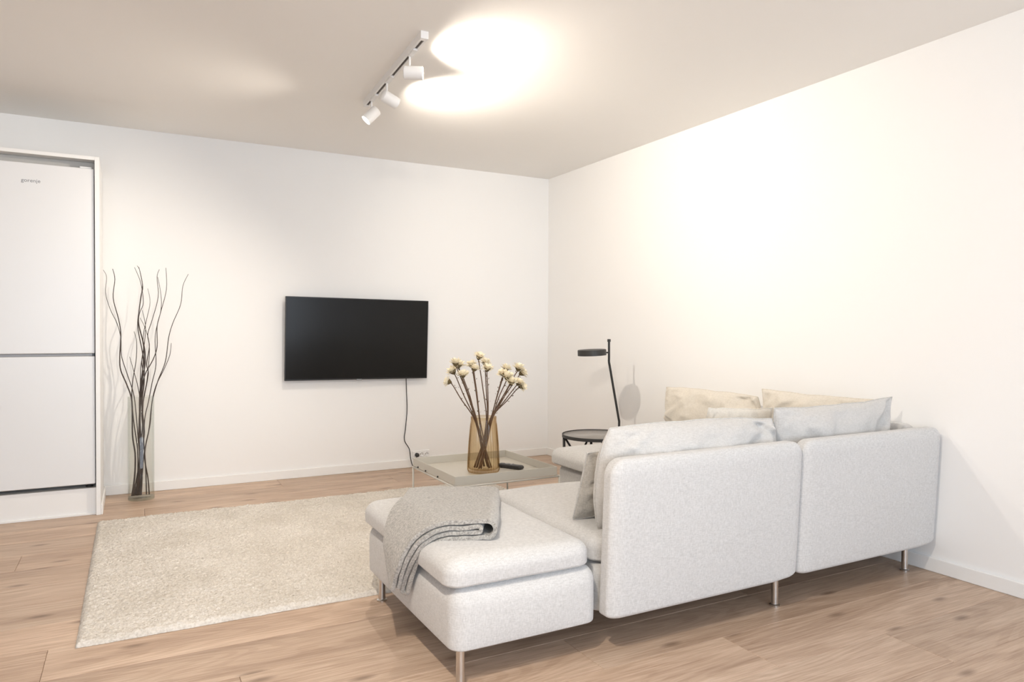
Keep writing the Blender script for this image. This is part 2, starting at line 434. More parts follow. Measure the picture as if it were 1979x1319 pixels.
fr = empty('refrigerator', (-.52, 5.3, .165)); tag(fr, 'white two-door refrigerator with freezer drawer section below', 'refrigerator')
FY = CY + .012
def fb(name, lo, hi, mat, bev=.004, par=None):
    o = box(name, [lo[k] - fr.location[k] for k in range(3)], [hi[k] - fr.location[k] for k in range(3)], mat, par or fr, bev, 3); return o
FX0, FX1 = -.818, -.2045
fb('body', (FX0 + .004, FY + .068, .195), (FX1 - .004, YB - .04, 2.125), 'fridge')
fb('gasket', (FX0 + .012, FY + .056, .205), (FX1 - .012, FY + .068, 2.12), 'black_gap', .001)
ud = fb('upper_door', (FX0, FY, .999), (FX1, FY + .056, 2.132), 'fridge', .006)
ld = fb('lower_door', (FX0, FY, .193), (FX1, FY + .056, .982), 'fridge', .006)
fb('handle_strip', (FX0 + .002, FY + .008, .983), (FX1 - .012, FY + .05, .998), 'grey_plastic', .002)
for fx in (FX0 + .05, FX1 - .035):
    fo = lathe('foot', [(0, 0), (.02, 0), (.02, .008), (.01, .012), (.01, .03), (0, .03)], 'black_gap', fr, 16, (fx - fr.location.x, FY + .07 - fr.location.y, 0))
hinge = fb('hinge_cover', (FX1 - .075, FY + .01, 2.132), (FX1 - .012, FY + .06, 2.143), 'fridge', .003)
def text_mesh(name, body, size, mat, parent, loc, rot, depth=.0006, spacing=1.0):
    cu = bpy.data.curves.new(name, 'FONT'); cu.body = body; cu.size = size; cu.extrude = depth
    cu.align_x = 'CENTER'; cu.align_y = 'CENTER'; cu.space_character = spacing
    t = bpy.data.objects.new(name + '_tmp', cu); COL.objects.link(t)
    bpy.context.view_layer.update()
    me = bpy.data.meshes.new_from_object(t.evaluated_get(bpy.context.evaluated_depsgraph_get()))
    bpy.data.objects.remove(t, do_unlink=True)
    me.name = name
    o = bpy.data.objects.new(name, me); o.location = loc; o.rotation_euler = rot
    return link(o, parent, mat)
text_mesh('lettering', 'gorenje', .030, 'logo', ud, (-.526 - fr.location.x, FY - .0004 - fr.location.y, 2.027 - fr.location.z), (math.radians(90), 0, 0), .0004, 1.05)
ud.name = 'upper_door'

# ------------------------------------------------------------------ television
tv = empty('television', (1.6, YB - .04, .75)); tag(tv, 'black flat screen television mounted on the back wall', 'television')
TW, TH = 1.152, .645
tvr = Matrix.Rotation(math.radians(.55), 4, 'Y') @ Matrix.Rotation(math.radians(1.6), 4, 'X')
tv.location = (1.597, YB - .062, 1.076); tv.rotation_euler = tvr.to_euler()
b_ = box('cabinet', (-TW / 2, -.012, -TH / 2), (TW / 2, .012, TH / 2), 'bezel', tv, .003)
box('rear_housing', (-TW * .36, .012, -TH * .40), (TW * .36, .040, TH * .22), 'bezel', tv, .008)
box('screen', (-TW / 2 + .006, -.0132, -TH / 2 + .011), (TW / 2 - .006, -.0118, TH / 2 - .006), 'screen', tv, 0)
box('wall_bracket', (-.2, .036, -.14), (.2, .052, .1), 'black_metal', tv, .003)
box('logo_tab', (-.022, -.0135, -TH / 2 - .006), (.022, -.002, -TH / 2 + .004), 'grey_plastic', tv, .002)

# ------------------------------------------------------------------ wall outlet, television cable
ol = empty('wall_outlet', (2.145, YB, .103)); tag(ol, 'white triple wall socket above the baseboard below the television', 'socket')
box('cover_plate', (-.084, -.010, -.032), (.072, 0, .032), 'white_plastic', ol, .003)
for sx in (-.046, 0, .046):
    so = lathe('socket', [(.019, .0), (.0195, .006), (.017, .006), (.016, .001), (0, .001)], 'white_plastic', ol, 24)
    so.rotation_euler = (math.radians(90), 0, 0); so.location = (sx, -.0098, 0)
    if sx >= 0:
        for hx in (-.0095, .0095):
            hh = lathe('contact_hole', [(.0028, 0), (.0028, .0006), (0, .0006)], 'black_gap', so, 10); hh.location = (hx, 0, .0012)
        for hy in (-1, 1): box('earth_clip', (-.002, hy * .0155 - .002, .0012), (.002, hy * .0155 + .002, .004), 'grey_plastic', so, 0)
cb = empty('television_cable', (2.099, YB - .03, .10)); tag(cb, 'thin black power cable hanging from the television to the socket', 'cable')
pts = [at(785, 728, YB - .03), at(785, 736, YB - .02), at(785.7, 759, YB - .012), at(786.6, 793.6, YB - .01), at(783.7, 828, YB - .012), at(781.7, 851, YB - .014), at(791, 868.5, YB - .02),
       at(793.8, 888, YB - .03), at(798, 901, YB - .035), at(803, 899, YB - .04), at(804.5, 886, YB - .042), Vector((2.099, YB - .042, .105))]
tube('cord', smooth_path(pts, 6), .0036, 'cable', cb, 8, cb.location)
pl = lathe('plug', [(0, .034), (.010, .034), (.0165, .026), (.0175, .010), (.0175, 0), (0, 0)], 'cable', cb, 20)
pl.rotation_euler = (math.radians(90), 0, 0); pl.location = (0, .0195, .003)

# ------------------------------------------------------------------ track lights
def track_light(TA, TB, label, heads, power, cone):
    td = (TB - TA); TL = td.length; trz = math.atan2(-td.x, td.y)
    tr = empty('track_light', (TA + TB) / 2, trz); tag(tr, label, 'lamp')
    bm = bmesh.new()                       # channel: two cheeks and a roof leave an open groove
    add_bm_box(bm, (-.018, -TL / 2 + .03, -.006), (.018, TL / 2 - .03, 0))
    add_bm_box(bm, (-.018, -TL / 2 + .03, -.034), (-.007, TL / 2 - .03, -.006))
    add_bm_box(bm, (.007, -TL / 2 + .03, -.034), (.018, TL / 2 - .03, -.006))
    me = bpy.data.meshes.new('track'); bm.to_mesh(me); bm.free(); link(bpy.data.objects.new('track', me), tr, 'lamp_white')
    box('groove', (-.007, -TL / 2 + .03, -.029), (.007, TL / 2 - .03, -.006), 'slot', tr)
    box('end_cap', (-.019, TL / 2 - .03, -.036), (.019, TL / 2, 0), 'lamp_white', tr, .002)
    box('feed_box', (-.019, -TL / 2 - .0, -.036), (.019, -TL / 2 + .03, 0), 'lamp_white', tr, .002)
    def toloc(yw): return yw - (TA.y + TB.y) / 2
    Rz = Matrix.Rotation(-trz, 3, 'Z')
    for i, (ya, span, drop, d, L, R, lab_) in enumerate(heads):
        d = d.normalized(); dl = Rz @ d; yl = toloc(ya); off_ = 0 if d.x < 0 else .018
        box('adapter', (-.010, toloc(span[0]), -.040), (.010, toloc(span[1]), -.028), 'lamp_white', tr, .001)
        c = Vector((0, yl, -.018 - drop))
        hd = lathe('spotlight', [(0, -L / 2), (R * .8, -L / 2), (R * .97, -L / 2 + .004), (R, -L / 2 + .010), (R, L / 2), (R - .003, L / 2), (R - .004, L / 2 - .012), (0, L / 2 - .012)], 'lamp_white', tr, 40)
        hd.rotation_euler = dl.to_track_quat('Z', 'Y').to_euler(); hd.location = c + dl * off_
        autosharp(hd); hd['label'] = lab_
        tube('arm', [Vector((0, yl, -.034)), Vector((0, yl, -.060)), Vector((0, yl, c.z + R * .7))], .0055, 'lamp_white', tr, 10)
        lathe('lens', [(0, L / 2 - .0105), (R - .0045, L / 2 - .0105), (R - .0045, L / 2 - .0115), (0, L / 2 - .0115)], 'lens', hd, 32)
        sp = bpy.data.lights.new('spot_beam', 'SPOT'); sp.energy = power[i]; sp.color = SPOT_COLOR
        sp.spot_size = math.radians(cone[i]); sp.spot_blend = 1.0; sp.shadow_soft_size = .022
        so = bpy.data.objects.new('spot_beam', sp); COL.objects.link(so)
        mw = Matrix.Translation(tr.location) @ Matrix.Rotation(trz, 4, 'Z')
        so.location = mw @ (c + dl * (L / 2 + .012 + off_)); so.rotation_euler = (-d).to_track_quat('Z', 'Y').to_euler()
track_light(Vector((1.206, 3.12, H)), Vector((1.262, 4.25, H)), 'white ceiling track light with three spotlight heads, above the tray table', [
    (3.355, (3.262, 3.352), .100, Vector((.88, -.44, -.02)), .096, .0325, 'white cylindrical spotlight facing the right wall'),
    (3.775, (3.668, 3.778), .098, Vector((.90, .20, -.30)), .096, .0325, 'white cylindrical spotlight turned towards the corner'),
    (4.115, (3.995, 4.108), .102, Vector((-.66, .08, -.70)), .096, .0325, 'white cylindrical spotlight tilted down to the left')], SPOT_POWER, SPOT_CONE)
# the same fixture again over the near half of the room, above and behind the camera
track_light(Vector((.1, .20, H)), Vector((.1, 1.30, H)), 'white ceiling track light over the near half of the room', [
    (.45, (.36, .46), .100, Vector((-.25, .75, -.60)), .096, .0325, 'white cylindrical spotlight turned to the kitchen side'),
    (.80, (.70, .80), .100, Vector((-.12, .85, -.46)), .096, .0325, 'white cylindrical spotlight turned to the rug'),
    (1.12, (1.02, 1.12), .100, Vector((.58, .24, -.78)), .096, .0325, 'white cylindrical spotlight turned to the sofa back')], NEAR_POWER, NEAR_CONE)

# ------------------------------------------------------------------ rug
RX0, RX1, RY0, RY1 = -.185, 2.36, 2.965, 4.815
nx, ny = 520, 390
gx = np.linspace(0, 1, nx); gy = np.linspace(0, 1, ny)
U, V = np.meshgrid(gx, gy, indexing='ij')
nr = np.random.RandomState(5)
def vnoise(n, m, cells):
    g = nr.rand(cells + 2, cells + 2); a = np.linspace(0, cells, n); b = np.linspace(0, cells, m)
    ia = a.astype(int); ib = b.astype(int); fa = (a - ia)[:, None]; fb_ = (b - ib)[None, :]
    fa = fa * fa * (3 - 2 * fa); fb_ = fb_ * fb_ * (3 - 2 * fb_)
    return (g[ia][:, ib] * (1 - fa) * (1 - fb_) + g[ia + 1][:, ib] * fa * (1 - fb_) + g[ia][:, ib + 1] * (1 - fa) * fb_ + g[ia + 1][:, ib + 1] * fa * fb_)
Z = .019 + .006 * (vnoise(nx, ny, 150) - .5) + .008 * (nr.rand(nx, ny) - .5) + .006 * (vnoise(nx, ny, 24) - .5)
ed = np.minimum(np.minimum(U * (RX1 - RX0), (1 - U) * (RX1 - RX0)), np.minimum(V * (RY1 - RY0), (1 - V) * (RY1 - RY0)))
Z = Z * np.clip((ed / .02), .0, 1) ** .5 + .001
XX = RX0 + U * (RX1 - RX0) + .0035 * (nr.rand(nx, ny) - .5)
YY = RY0 + V * (RY1 - RY0) + .0035 * (nr.rand(nx, ny) - .5) + .004 * (vnoise(nx, ny, 60) - .5)
rc = ((RX0 + RX1) / 2, (RY0 + RY1) / 2, 0)
co = np.stack([XX - rc[0], YY - rc[1], Z], -1).reshape(-1, 3)
ii, jj = np.meshgrid(np.arange(nx - 1), np.arange(ny - 1), indexing='ij')
a = (ii * ny + jj).ravel(); F = np.stack([a, a + ny, a + ny + 1, a + 1], -1)
me = bpy.data.meshes.new('rug'); me.vertices.add(len(co)); me.vertices.foreach_set('co', co.ravel())
me.loops.add(F.size); me.loops.foreach_set('vertex_index', F.ravel().astype(np.int32))
me.polygons.add(len(F)); me.polygons.foreach_set('loop_start', np.arange(0, F.size, 4, dtype=np.int32))
me.polygons.foreach_set('use_smooth', np.ones(len(F), bool)); me.update(calc_edges=True); me.validate()
rug = bpy.data.objects.new('rug', me); rug.location = rc; link(rug, None, 'rug')
tag(rug, 'large rectangular cream wool shag rug on the oak floor', 'rug')

# ------------------------------------------------------------------ sofa
def leg(parent, x, y, top, z0=0):
    o = parent.location
    lg = lathe('leg', [(0, 0), (.0215, 0), (.0215, .006), (.015, .010), (.0145, .014), (.0145, top), (0, top)], 'chrome', parent, 24, (x - o[0], y - o[1], z0 - o[2]))
    autosharp(lg, 50)
    return lg
def pile(x): return max(0.0, 1 - x * x)
def seat_base(parent, x0, x1, y0, y1, z0, z1, r=(.045, .045, .05), bul=(.012, .012, .0)):
    o = parent.location
    return rbox('seat_base', (x1 - x0, y1 - y0, z1 - z0), r, 'sofa', parent, ((x0 + x1) / 2 - o[0], (y0 + y1) / 2 - o[1], (z0 + z1) / 2 - o[2]), bul, rzb=.014)
def seat_pad(parent, x0, x1, y0, y1, z0, z1, seed=0, r=(.06, .06, .075), bul=.010):
    o = parent.location; sx, sy = (x1 - x0) / 2, (y1 - y0) / 2
    def df(v):
        n = noise.noise(Vector((v.x * 3.1 + seed, v.y * 3.1, v.z * 2))) * .006 + noise.noise(Vector((v.x * 9 + seed, v.y * 9, 0))) * .0016
        w = .010 * pile(v.x / sx) * (1 if abs(v.y) > .8 * sy else 0)
        return Vector((v.x, v.y, v.z + n))
    return rbox('seat_cushion', (x1 - x0, y1 - y0, z1 - z0), r, 'sofa', parent, ((x0 + x1) / 2 - o[0], (y0 + y1) / 2 - o[1], (z0 + z1) / 2 - o[2]), (.006, .006, bul), seg=7, inner=12, deform=df, rzb=.018)

# footstool at the open end
fs = empty('footstool_section', (1.18, 2.48, 0)); tag(fs, 'pale grey upholstered backless end section with the folded throw on it', 'footstool')
FSX0, FSX1, FSY0, FSY1 = .895, 1.455, 2.055, 2.995
seat_base(fs, FSX0, FSX1, FSY0, FSY1, .110, .318, r=(.05, .05, .06), bul=(.014, .014, .0))
seat_pad(fs, FSX0 - .015, FSX1 - .02, FSY0 + .005, FSY1 + .025, .314, .412, 4)
for x in (FSX0 + .035, FSX1 - .05):
    for yy in (FSY0 + .025, FSY1 - .10):
        if x < 1.2 or yy > 2.5: leg(fs, x, yy, .14)
# sectional sofa: seat, corner, seat along the wall
sf = empty('sectional_sofa', (2.4, 2.9, 0)); tag(sf, 'pale grey fabric corner sofa on slim steel legs', 'sofa')
S = [(1.470, 2.395, 2.09, 2.955), (2.402, 3.365, 2.09, 2.985), (2.402, 3.275, 2.992, 3.86)]
for k, (x0, x1, y0, y1) in enumerate(S):
    seat_base(sf, x0, x1, y0, y1, .125, .30)
seat_pad(sf, 1.47, 2.40, 2.10, 2.985, .297, .400, 1)
seat_pad(sf, 2.41, 3.27, 2.10, 2.985, .297, .400, 2)
seat_pad(sf, 2.36, 3.27, 2.995, 3.90, .297, .400, 3)
def back_panel(x0, x1, z0, z1, ang, cx, cy, lean=.03, th=.085, r=(.06, .028, .06)):
    w = x1 - x0; hh = z1 - z0; ca, sa = math.cos(ang), math.sin(ang)
    def df(v):
        yy = v.y - lean * (v.z + hh / 2) / hh
        # softer outer face
        xx = v.x
        # lower right corner swept up a little
        zz = v.z + .03 * max(0, (v.x - w * .34) / (w * .16)) ** 2 * max(0, -v.z / (hh / 2)) * .5
        return Vector((ca * xx - sa * yy, sa * xx + ca * yy, zz))
    return rbox('back_panel', (w, th, hh), r, 'sofa', sf, (cx - sf.location.x, cy - sf.location.y, (z0 + z1) / 2), (.0, .012, 0), seg=6, inner=10, deform=df, rzb=.02)
back_panel(1.464, 2.428, .128, .70, 0, (1.464 + 2.428) / 2, 2.047)
back_panel(2.430, 3.380, .135, .70, 0, (2.430 + 3.380) / 2, 2.047)
back_panel(0, .90, .135, .70, math.pi / 2, 3.318, 2.545, lean=.02)
back_panel(0, .86, .135, .70, math.pi / 2, 3.318, 3.43, lean=.02)
for (x, yy) in ((1.52, 2.90), (2.369, 2.08), (3.275, 2.097), (2.47, 2.93), (2.47, 3.80), (3.28, 3.80), (3.28, 3.02)):
    leg(sf, x, yy, .14)

# ------------------------------------------------------------------ cushions
def cushion(name, w, h, t, loc, rot, mat, label, seed, group='loose cushions on the sofa', wr=.010, slump=0.0, n=52, corner=.1):
    root = empty(name, loc); root.rotation_euler = rot; tag(root, label, 'cushion', group)
    verts, faces = [], []; idx = {}
    rr = random.Random(seed)
    creases = [(rr.choice((-1, 1)) * rr.uniform(.5, 1), rr.uniform(.2, 1), rr.uniform(-.9, .9), rr.uniform(.05, .11), rr.uniform(.6, 1)) for _ in range(10)]
    def surf(u, v, sgn):
        x = w / 2 * u * (1 - .035 * (1 - v * v)) * math.sqrt(1 - corner * v * v / 2); z = h / 2 * v * (1 - .05 * (1 - u * u)) * math.sqrt(1 - corner * u * u / 2)
        th = t / 2 * (max(0, 1 - abs(u) ** 3.2) * max(0, 1 - abs(v) ** 2.6)) ** .5
        if slump: z -= slump * (1 - u * u) * (.5 + .5 * v); 
        nse = noise.noise(Vector((u * 2.4 + seed * 3.7, v * 2.4, sgn * 2.0))) * wr
        for (cu, cv, sl, wd, am) in creases:     # soft pulls running out of the corners and edges
            dd = (u - cu) - sl * (v - cv)
            fal = math.exp(-((v - cv) / .5) ** 2)
            nse += -wr * .75 * am * math.exp(-(dd / wd) ** 2) * fal + wr * .5 * am * math.exp(-((dd - wd * 1.6) / wd) ** 2) * fal
        for (fq, am) in ((2.6, .8), (5.2, .5)):   # sharp folds where the cover is slack
            wx = noise.noise(Vector((u * 1.7 + seed, v * 1.7, 4.4)))
            rd = 1 - 2 * abs(noise.noise(Vector((u * fq + wx * 1.2 + seed * 5.1, v * fq * .45 + wx, sgn * 1.3 + fq))))
            nse += wr * am * (max(0, rd) ** 3 - .2)
        edge = min(1, (1 - max(abs(u), abs(v))) * 9)
        return Vector((x, sgn * (th + nse * edge), z + noise.noise(Vector((u * 3 + seed, 9.1, v * 3))) * .006))
    g = [math.sin(math.pi / 2 * (2 * k / n - 1)) for k in range(n + 1)]
    for sgn in (-1, 1):
        for i in range(n + 1):
            for j in range(n + 1):
                border = i in (0, n) or j in (0, n)
                key = (i, j, 0 if border else sgn)
                if key not in idx: idx[key] = len(verts); verts.append(surf(g[i], g[j], 0 if border else sgn))
        for i in range(n):
            for j in range(n):
                ks = []
                for (a, b) in ((i, j), (i + 1, j), (i + 1, j + 1), (i, j + 1)):
                    ks.append(idx[(a, b, 0 if (a in (0, n) or b in (0, n)) else sgn)])
                faces.append(ks if sgn < 0 else ks[::-1])
    mesh_obj('cover', verts, faces, mat, root)
    loop = [surf(x, -1, 0) for x in g] + [surf(1, x, 0) for x in g[1:]] + [surf(x, 1, 0) for x in g[::-1][1:]] + [surf(-1, x, 0) for x in g[::-1][1:]]
    tube('piping', loop, .0035, 'piping' if mat != 'beige_pillow' else 'beige_pillow', root, 6)
    return root
R_ = math.radians
cushion('back_cushion', .95, .44, .20, (1.972, 2.160, .590), (R_(9), R_(.8), 0), 'pillow', 'large pale grey back cushion propped behind the nearer sofa back panel', 1, wr=.016, corner=.42)
cushion('back_cushion', .80, .48, .18, (2.825, 2.170, .590), (R_(8), R_(-1.0), 0), 'pillow', 'large pale grey back cushion at the sofa corner, above the far back panel', 2, wr=.016, corner=.0)
cushion('back_cushion', .86, .44, .18, (3.185, 3.30, .575), (R_(8), 0, R_(-90)), 'beige_pillow', 'cream cushion against the right wall, the one nearer the black lamp', 3, wr=.02, corner=.35)
cushion('back_cushion', .74, .46, .18, (3.175, 2.50, .600), (R_(8), R_(0), R_(-90)), 'beige_pillow', 'cream cushion against the right wall, half hidden behind the corner cushion', 4, wr=.02)
cushion('lumbar_pillow', .46, .30, .10, (1.755, 2.292, .545), (R_(20), 0, 0), 'taupe_pillow', 'small taupe pillow leaning in front of the near back cushion', 5, wr=.009)
cushion('scatter_pillow', .40, .42, .12, (2.38, 2.33, .606), (R_(10), R_(3), 0), 'beige_pillow', 'cream pillow with one corner showing behind the long grey back cushion', 6, wr=.008)

# ------------------------------------------------------------------ folded wool throw draped over the footstool edge
dvec = Vector((-.89, .456)); wvec = Vector((.456, .89)); O2 = Vector((1.09, 2.20))
BW = .715; XE = .985; RB = .105; YE = 2.95
def sheet(a, b, n):
    k_ = (.372 + .045 * max(0.0, 1 - b / .36) ** 1.2) / .66
    if a > 0: a *= k_
    f = O2 + dvec * a + wvec * b
    x, yv = f.x, f.y
    n *= 1 - .62 * b / BW
    z = .417; nx_, nz_ = 0.0, 1.0
    if x < XE:
        e = XE - x
        arc = RB * math.pi / 2 * .93
        if e < arc:
            th = e / RB; x = XE - RB * math.sin(th); z -= RB * (1 - math.cos(th)); nx_, nz_ = -math.sin(th), math.cos(th)
        else:
            th = math.pi / 2 * .93; x = XE - RB * math.sin(th); z -= RB * (1 - math.cos(th)); r_ = e - arc
            x -= math.cos(th) * r_ ; z -= math.sin(th) * r_; nx_, nz_ = -math.sin(th), math.cos(th)
    if yv > YE:
        e = yv - YE; z -= min(e * e * 4, .05); yv = YE + e * .8
    return Vector((x + nx_ * n, yv, z + nz_ * n))
TK = .0145
path = []
A1 = .66
def runp(a0, a1, n0, n1, k):
    for i in range(k + 1):
        t = i / k; path.append((a0 + (a1 - a0) * t, n0 + (n1 - n0) * t))
def wrap(a, n0, n1, sgn, k=7):
    c = (n0 + n1) / 2; r = (n0 - n1) / 2
    for i in range(1, k):
        th = math.pi * i / k; path.append((a - sgn * abs(r) * math.sin(th) * 1.0, c + r * math.cos(th)))
runp(A1 - .02, .0, .067, .067, 46); wrap(0, .067, .008, 1); runp(.0, A1 - .012, .008, .008, 46)
wrap(A1 - .012, .008, .028, -1, 5); runp(A1 - .012, .045, .028, .028, 40); wrap(.045, .028, .047, 1, 5); runp(.045, A1 - .035, .047, .047, 40)
NBK = 34; verts = []; faces = []
for i, (a_, n_) in enumerate(path):
    for j in range(NBK + 1):
        b_ = BW * j / NBK
        rag = .010 * noise.noise(Vector((a_ * 5, n_ * 90, 3.3))) * (1 if j == 0 else .3)
        wob = .0045 * noise.noise(Vector((a_ * 6 + .3, b_ * 6, n_ * 4))) + .003 * noise.noise(Vector((a_ * 16, b_ * 14, n_ * 30)))
        narrow = 1 - .0 * a_
        verts.append(sheet(a_ + .012 * noise.noise(Vector((b_ * 5, 1.7, 0))), b_ * narrow + rag, n_ + wob))
for i in range(len(path) - 1):
    for j in range(NBK):
        a = i * (NBK + 1) + j; faces.append([a, a + 1, a + NBK + 2, a + NBK + 1])
bo = (1.05, 2.6, .41)
blanket = mesh_obj('throw_blanket', [v - Vector(bo) for v in verts], faces, 'wool', loc=bo)
sm = blanket.modifiers.new('thickness', 'SOLIDIFY'); sm.thickness = TK; sm.offset = 0
sb = blanket.modifiers.new('round', 'BEVEL'); sb.width = .003; sb.segments = 2; sb.limit_method = 'ANGLE'; sb.angle_limit = R_(60)
tag(blanket, 'folded grey wool throw blanket draped over the end of the sofa', 'blanket')

# ------------------------------------------------------------------ tray table
TX0, TX1, TY0, TY1 = 1.457, 2.072, 3.33, 3.945
tt = empty('tray_table', ((TX0 + TX1) / 2, (TY0 + TY1) / 2, 0)); tag(tt, 'square grey-beige metal tray coffee table on a thin steel frame', 'table')
def tb(name, lo, hi, mat, bev=.001): return box(name, [lo[k] - tt.location[k] for k in range(3)], [hi[k] - tt.location[k] for k in range(3)], mat, tt, bev)
ZT0, ZT1 = .349, .396
tb('tray_base', (TX0, TY0, ZT0), (TX1, TY1, ZT0 + .004), 'tray')
tb('tray_rim', (TX0, TY0, ZT0 + .004), (TX1, TY0 + .004, ZT1), 'tray')
tb('tray_rim', (TX0, TY1 - .004, ZT0 + .004), (TX1, TY1, ZT1), 'tray')
tb('tray_rim', (TX0, TY0 + .004, ZT0 + .004), (TX0 + .004, TY1 - .004, ZT1), 'tray')
tb('tray_rim', (TX1 - .004, TY0 + .004, ZT0 + .004), (TX1, TY1 - .004, ZT1), 'tray')
rr = .0055; fz = .341
cs = [(TX0 + .002, TY0 + .004), (TX1 + .016, TY0 + .004), (TX1 + .016, TY1 + .004), (TX0 + .002, TY1 + .004)]
rug_top = .018
for k in range(4):
    a, b = cs[k], cs[(k + 1) % 4]
    tube('frame_rail', [Vector((a[0], a[1], fz)), Vector((b[0], b[1], fz))], rr, 'tray_steel', tt, 10, tt.location)
    tube('leg', [Vector((a[0], a[1], .012)), Vector((a[0], a[1], fz + rr))], rr, 'tray_steel', tt, 10, tt.location)
for k, yy in enumerate((3.86, 3.74, 3.56)):   # dark snap studs on the side rail
    s_ = lathe('stud', [(0, 0), (.005, 0), (.005, .006), (0, .006)], 'black_metal', tt, 12); s_.rotation_euler = (0, R_(-90), 0)
    s_.location = (TX0 - tt.location.x + .0005, yy - tt.location.y, ZT0 + .006)

# ------------------------------------------------------------------ amber vase with dried flowers
VX, VY, VZ = 1.738, 3.575, ZT0 + .0045
vase = empty('ribbed_vase', (VX, VY, VZ)); tag(vase, 'tall ribbed amber glass vase on the tray table', 'vase')
ribf = lambda z: min(1, max(0, (.285 - z) / .03))
outer = [(0, 0), (.070, 0), (.084, .004), (.089, .014), (.089, .03), (.0875, .08), (.083, .16), (.078, .22), (.0745, .265), (.0725, .290), (.0725, .312)]
inner = [(.0685, .312), (.0685, .290), (.0705, .265), (.074, .22), (.079, .16), (.0835, .08), (.085, .03), (.078, .020), (0, .018)]
lathe('glass_body', outer + inner, 'amber', vase, 192, rib=(32, .030, ribf))
# flowers
def flower_head_meshes():
    out = {}
    for kind in range(4):
        rk = random.Random(40 + kind)
        v, f = [], []
        def petal(th, tilt, l, wd, z0, r0):
            c, s = math.cos(th), math.sin(th)
            sec = [(0, .35), (.35, .9), (.75, 1.0), (1.0, .25)]
            base = len(v)
            for (t, wf) in sec:
                rad = r0 + l * t * math.cos(tilt); z = z0 + l * t * math.sin(tilt) + l * .22 * t * t
                for sg in (-1, 0, 1):
                    x, y_ = rad, sg * wd * wf / 2
                    v.append((c * x - s * y_, s * x + c * y_, z - (.0012 if sg == 0 else 0)))
            for k in range(3):
                for j in range(2):
                    a = base + k * 3 + j; f.append([a, a + 1, a + 4, a + 3])
        for ring, (n, tilt, l) in enumerate(((15, .10, .019), (13, .55, .017), (9, 1.0, .013))):
            for k in range(n):
                petal(2 * math.pi * (k + .5 * ring) / n + rk.uniform(-.12, .12), tilt + rk.uniform(-.18, .18), l * rk.uniform(.85, 1.15), .0075, .002 + .002 * ring, .004)
        me = bpy.data.meshes.new('petals'); me.from_pydata(v, [], f); me.materials.append(M['petal']); me.update(); out[kind] = me
    def lat(prof, mat, name, seg=12):
        o = lathe(name, prof, mat, None, seg); me = o.data; bpy.data.objects.remove(o, do_unlink=True); return me
    out['calyx'] = lat([(.0022, -.010), (.006, -.006), (.0105, 0), (.0115, .004), (.006, .0055), (0, .006)], 'calyx', 'calyx')
    out['floret'] = lat([(.008, .004), (.0075, .008), (.004, .011), (0, .012)], 'floret', 'floret')
    return out
FH = flower_head_meshes()
def leaf_mesh():
    v, f = [], []
    for k in range(5):
        t = k / 4; wd = .003 * math.sin(math.pi * (.12 + .8 * t)); z = .014 * t; bend = .008 * math.sin(2.4 * t)
        v += [(bend, -wd, z), (bend + .0008, wd, z)]
    for k in range(4): f.append([2 * k, 2 * k + 1, 2 * k + 3, 2 * k + 2])
    me = bpy.data.meshes.new('stem_leaf'); me.from_pydata(v, [], f); me.materials.append(M['calyx']); me.update(); return me
LM = leaf_mesh()
# head pixel, tilt of head (image plane lean), rim pixel, foot offset, depth offset, label
FL = [
 ((866, 738), (-.95, .25), (915, 804), (.030, -.02), .02, 'dried cream flower drooping lowest on the left of the vase'),
 ((875, 718), (-.45, .75), (916, 803), (.034, .02), .05, 'dried cream flower second lowest on the left of the vase'),
 ((880.5, 702), (0.0, 1.0), (918, 804), (.028, .0), .00, 'dried cream flower topmost of the left cluster'),
 ((886, 706), (.25, .9), (920, 804), (.02, .03), .10, 'dried cream flower just behind the topmost one of the left cluster'),
 ((895, 725), (.0, .55), (919, 805), (.04, -.02), -.04, 'full open dried flower facing forward in the left cluster'),
 ((911.5, 706), (-.25, .95), (926, 804), (.018, .035), .06, 'upper dried flower between the left cluster and the tall stem'),
 ((917, 713), (.3, .85), (927, 805), (.02, -.03), -.02, 'lower dried flower between the left cluster and the tall stem'),
 ((926, 690), (.35, .9), (940, 804), (-.015, .01), .00, 'tallest dried cream flower at the top of the bouquet'),
 ((938, 702), (.15, .95), (942, 804), (-.02, -.01), .05, 'upper dried flower just right of the tallest stem'),
 ((942, 713), (.2, .75), (943, 805), (-.012, .0), -.03, 'lower dried flower just right of the tallest stem'),
 ((978, 713), (.3, .9), (951, 804), (-.03, .02), .06, 'dark-backed dried flower topmost on the left of the right cluster'),
 ((971, 722), (-.25, .95), (950, 804), (-.035, -.02), .00, 'dried cream flower leftmost in the right cluster'),
 ((980, 729), (.0, .9), (952, 805), (-.03, .0), -.03, 'dried cream flower low in the middle of the right cluster'),
 ((1002, 712), (.2, .9), (954, 804), (-.04, .01), .05, 'dried flower with orange centre topmost of the right cluster'),
 ((1009, 721), (.7, .5), (955, 804), (-.045, .02), .08, 'dried cream flower at the upper right edge of the bouquet'),
 ((988, 739), (.2, .85), (953, 806), (-.03, -.03), -.05, 'full dried flower low in the front of the right cluster'),
 ((1002, 740), (.35, .7), (955, 806), (-.04, -.02), .00, 'dried flower next to the lowest one on the right'),
 ((1008, 747), (.8, .25), (957, 806), (-.045, .03), .03, 'dried cream flower hanging lowest on the right'),
]
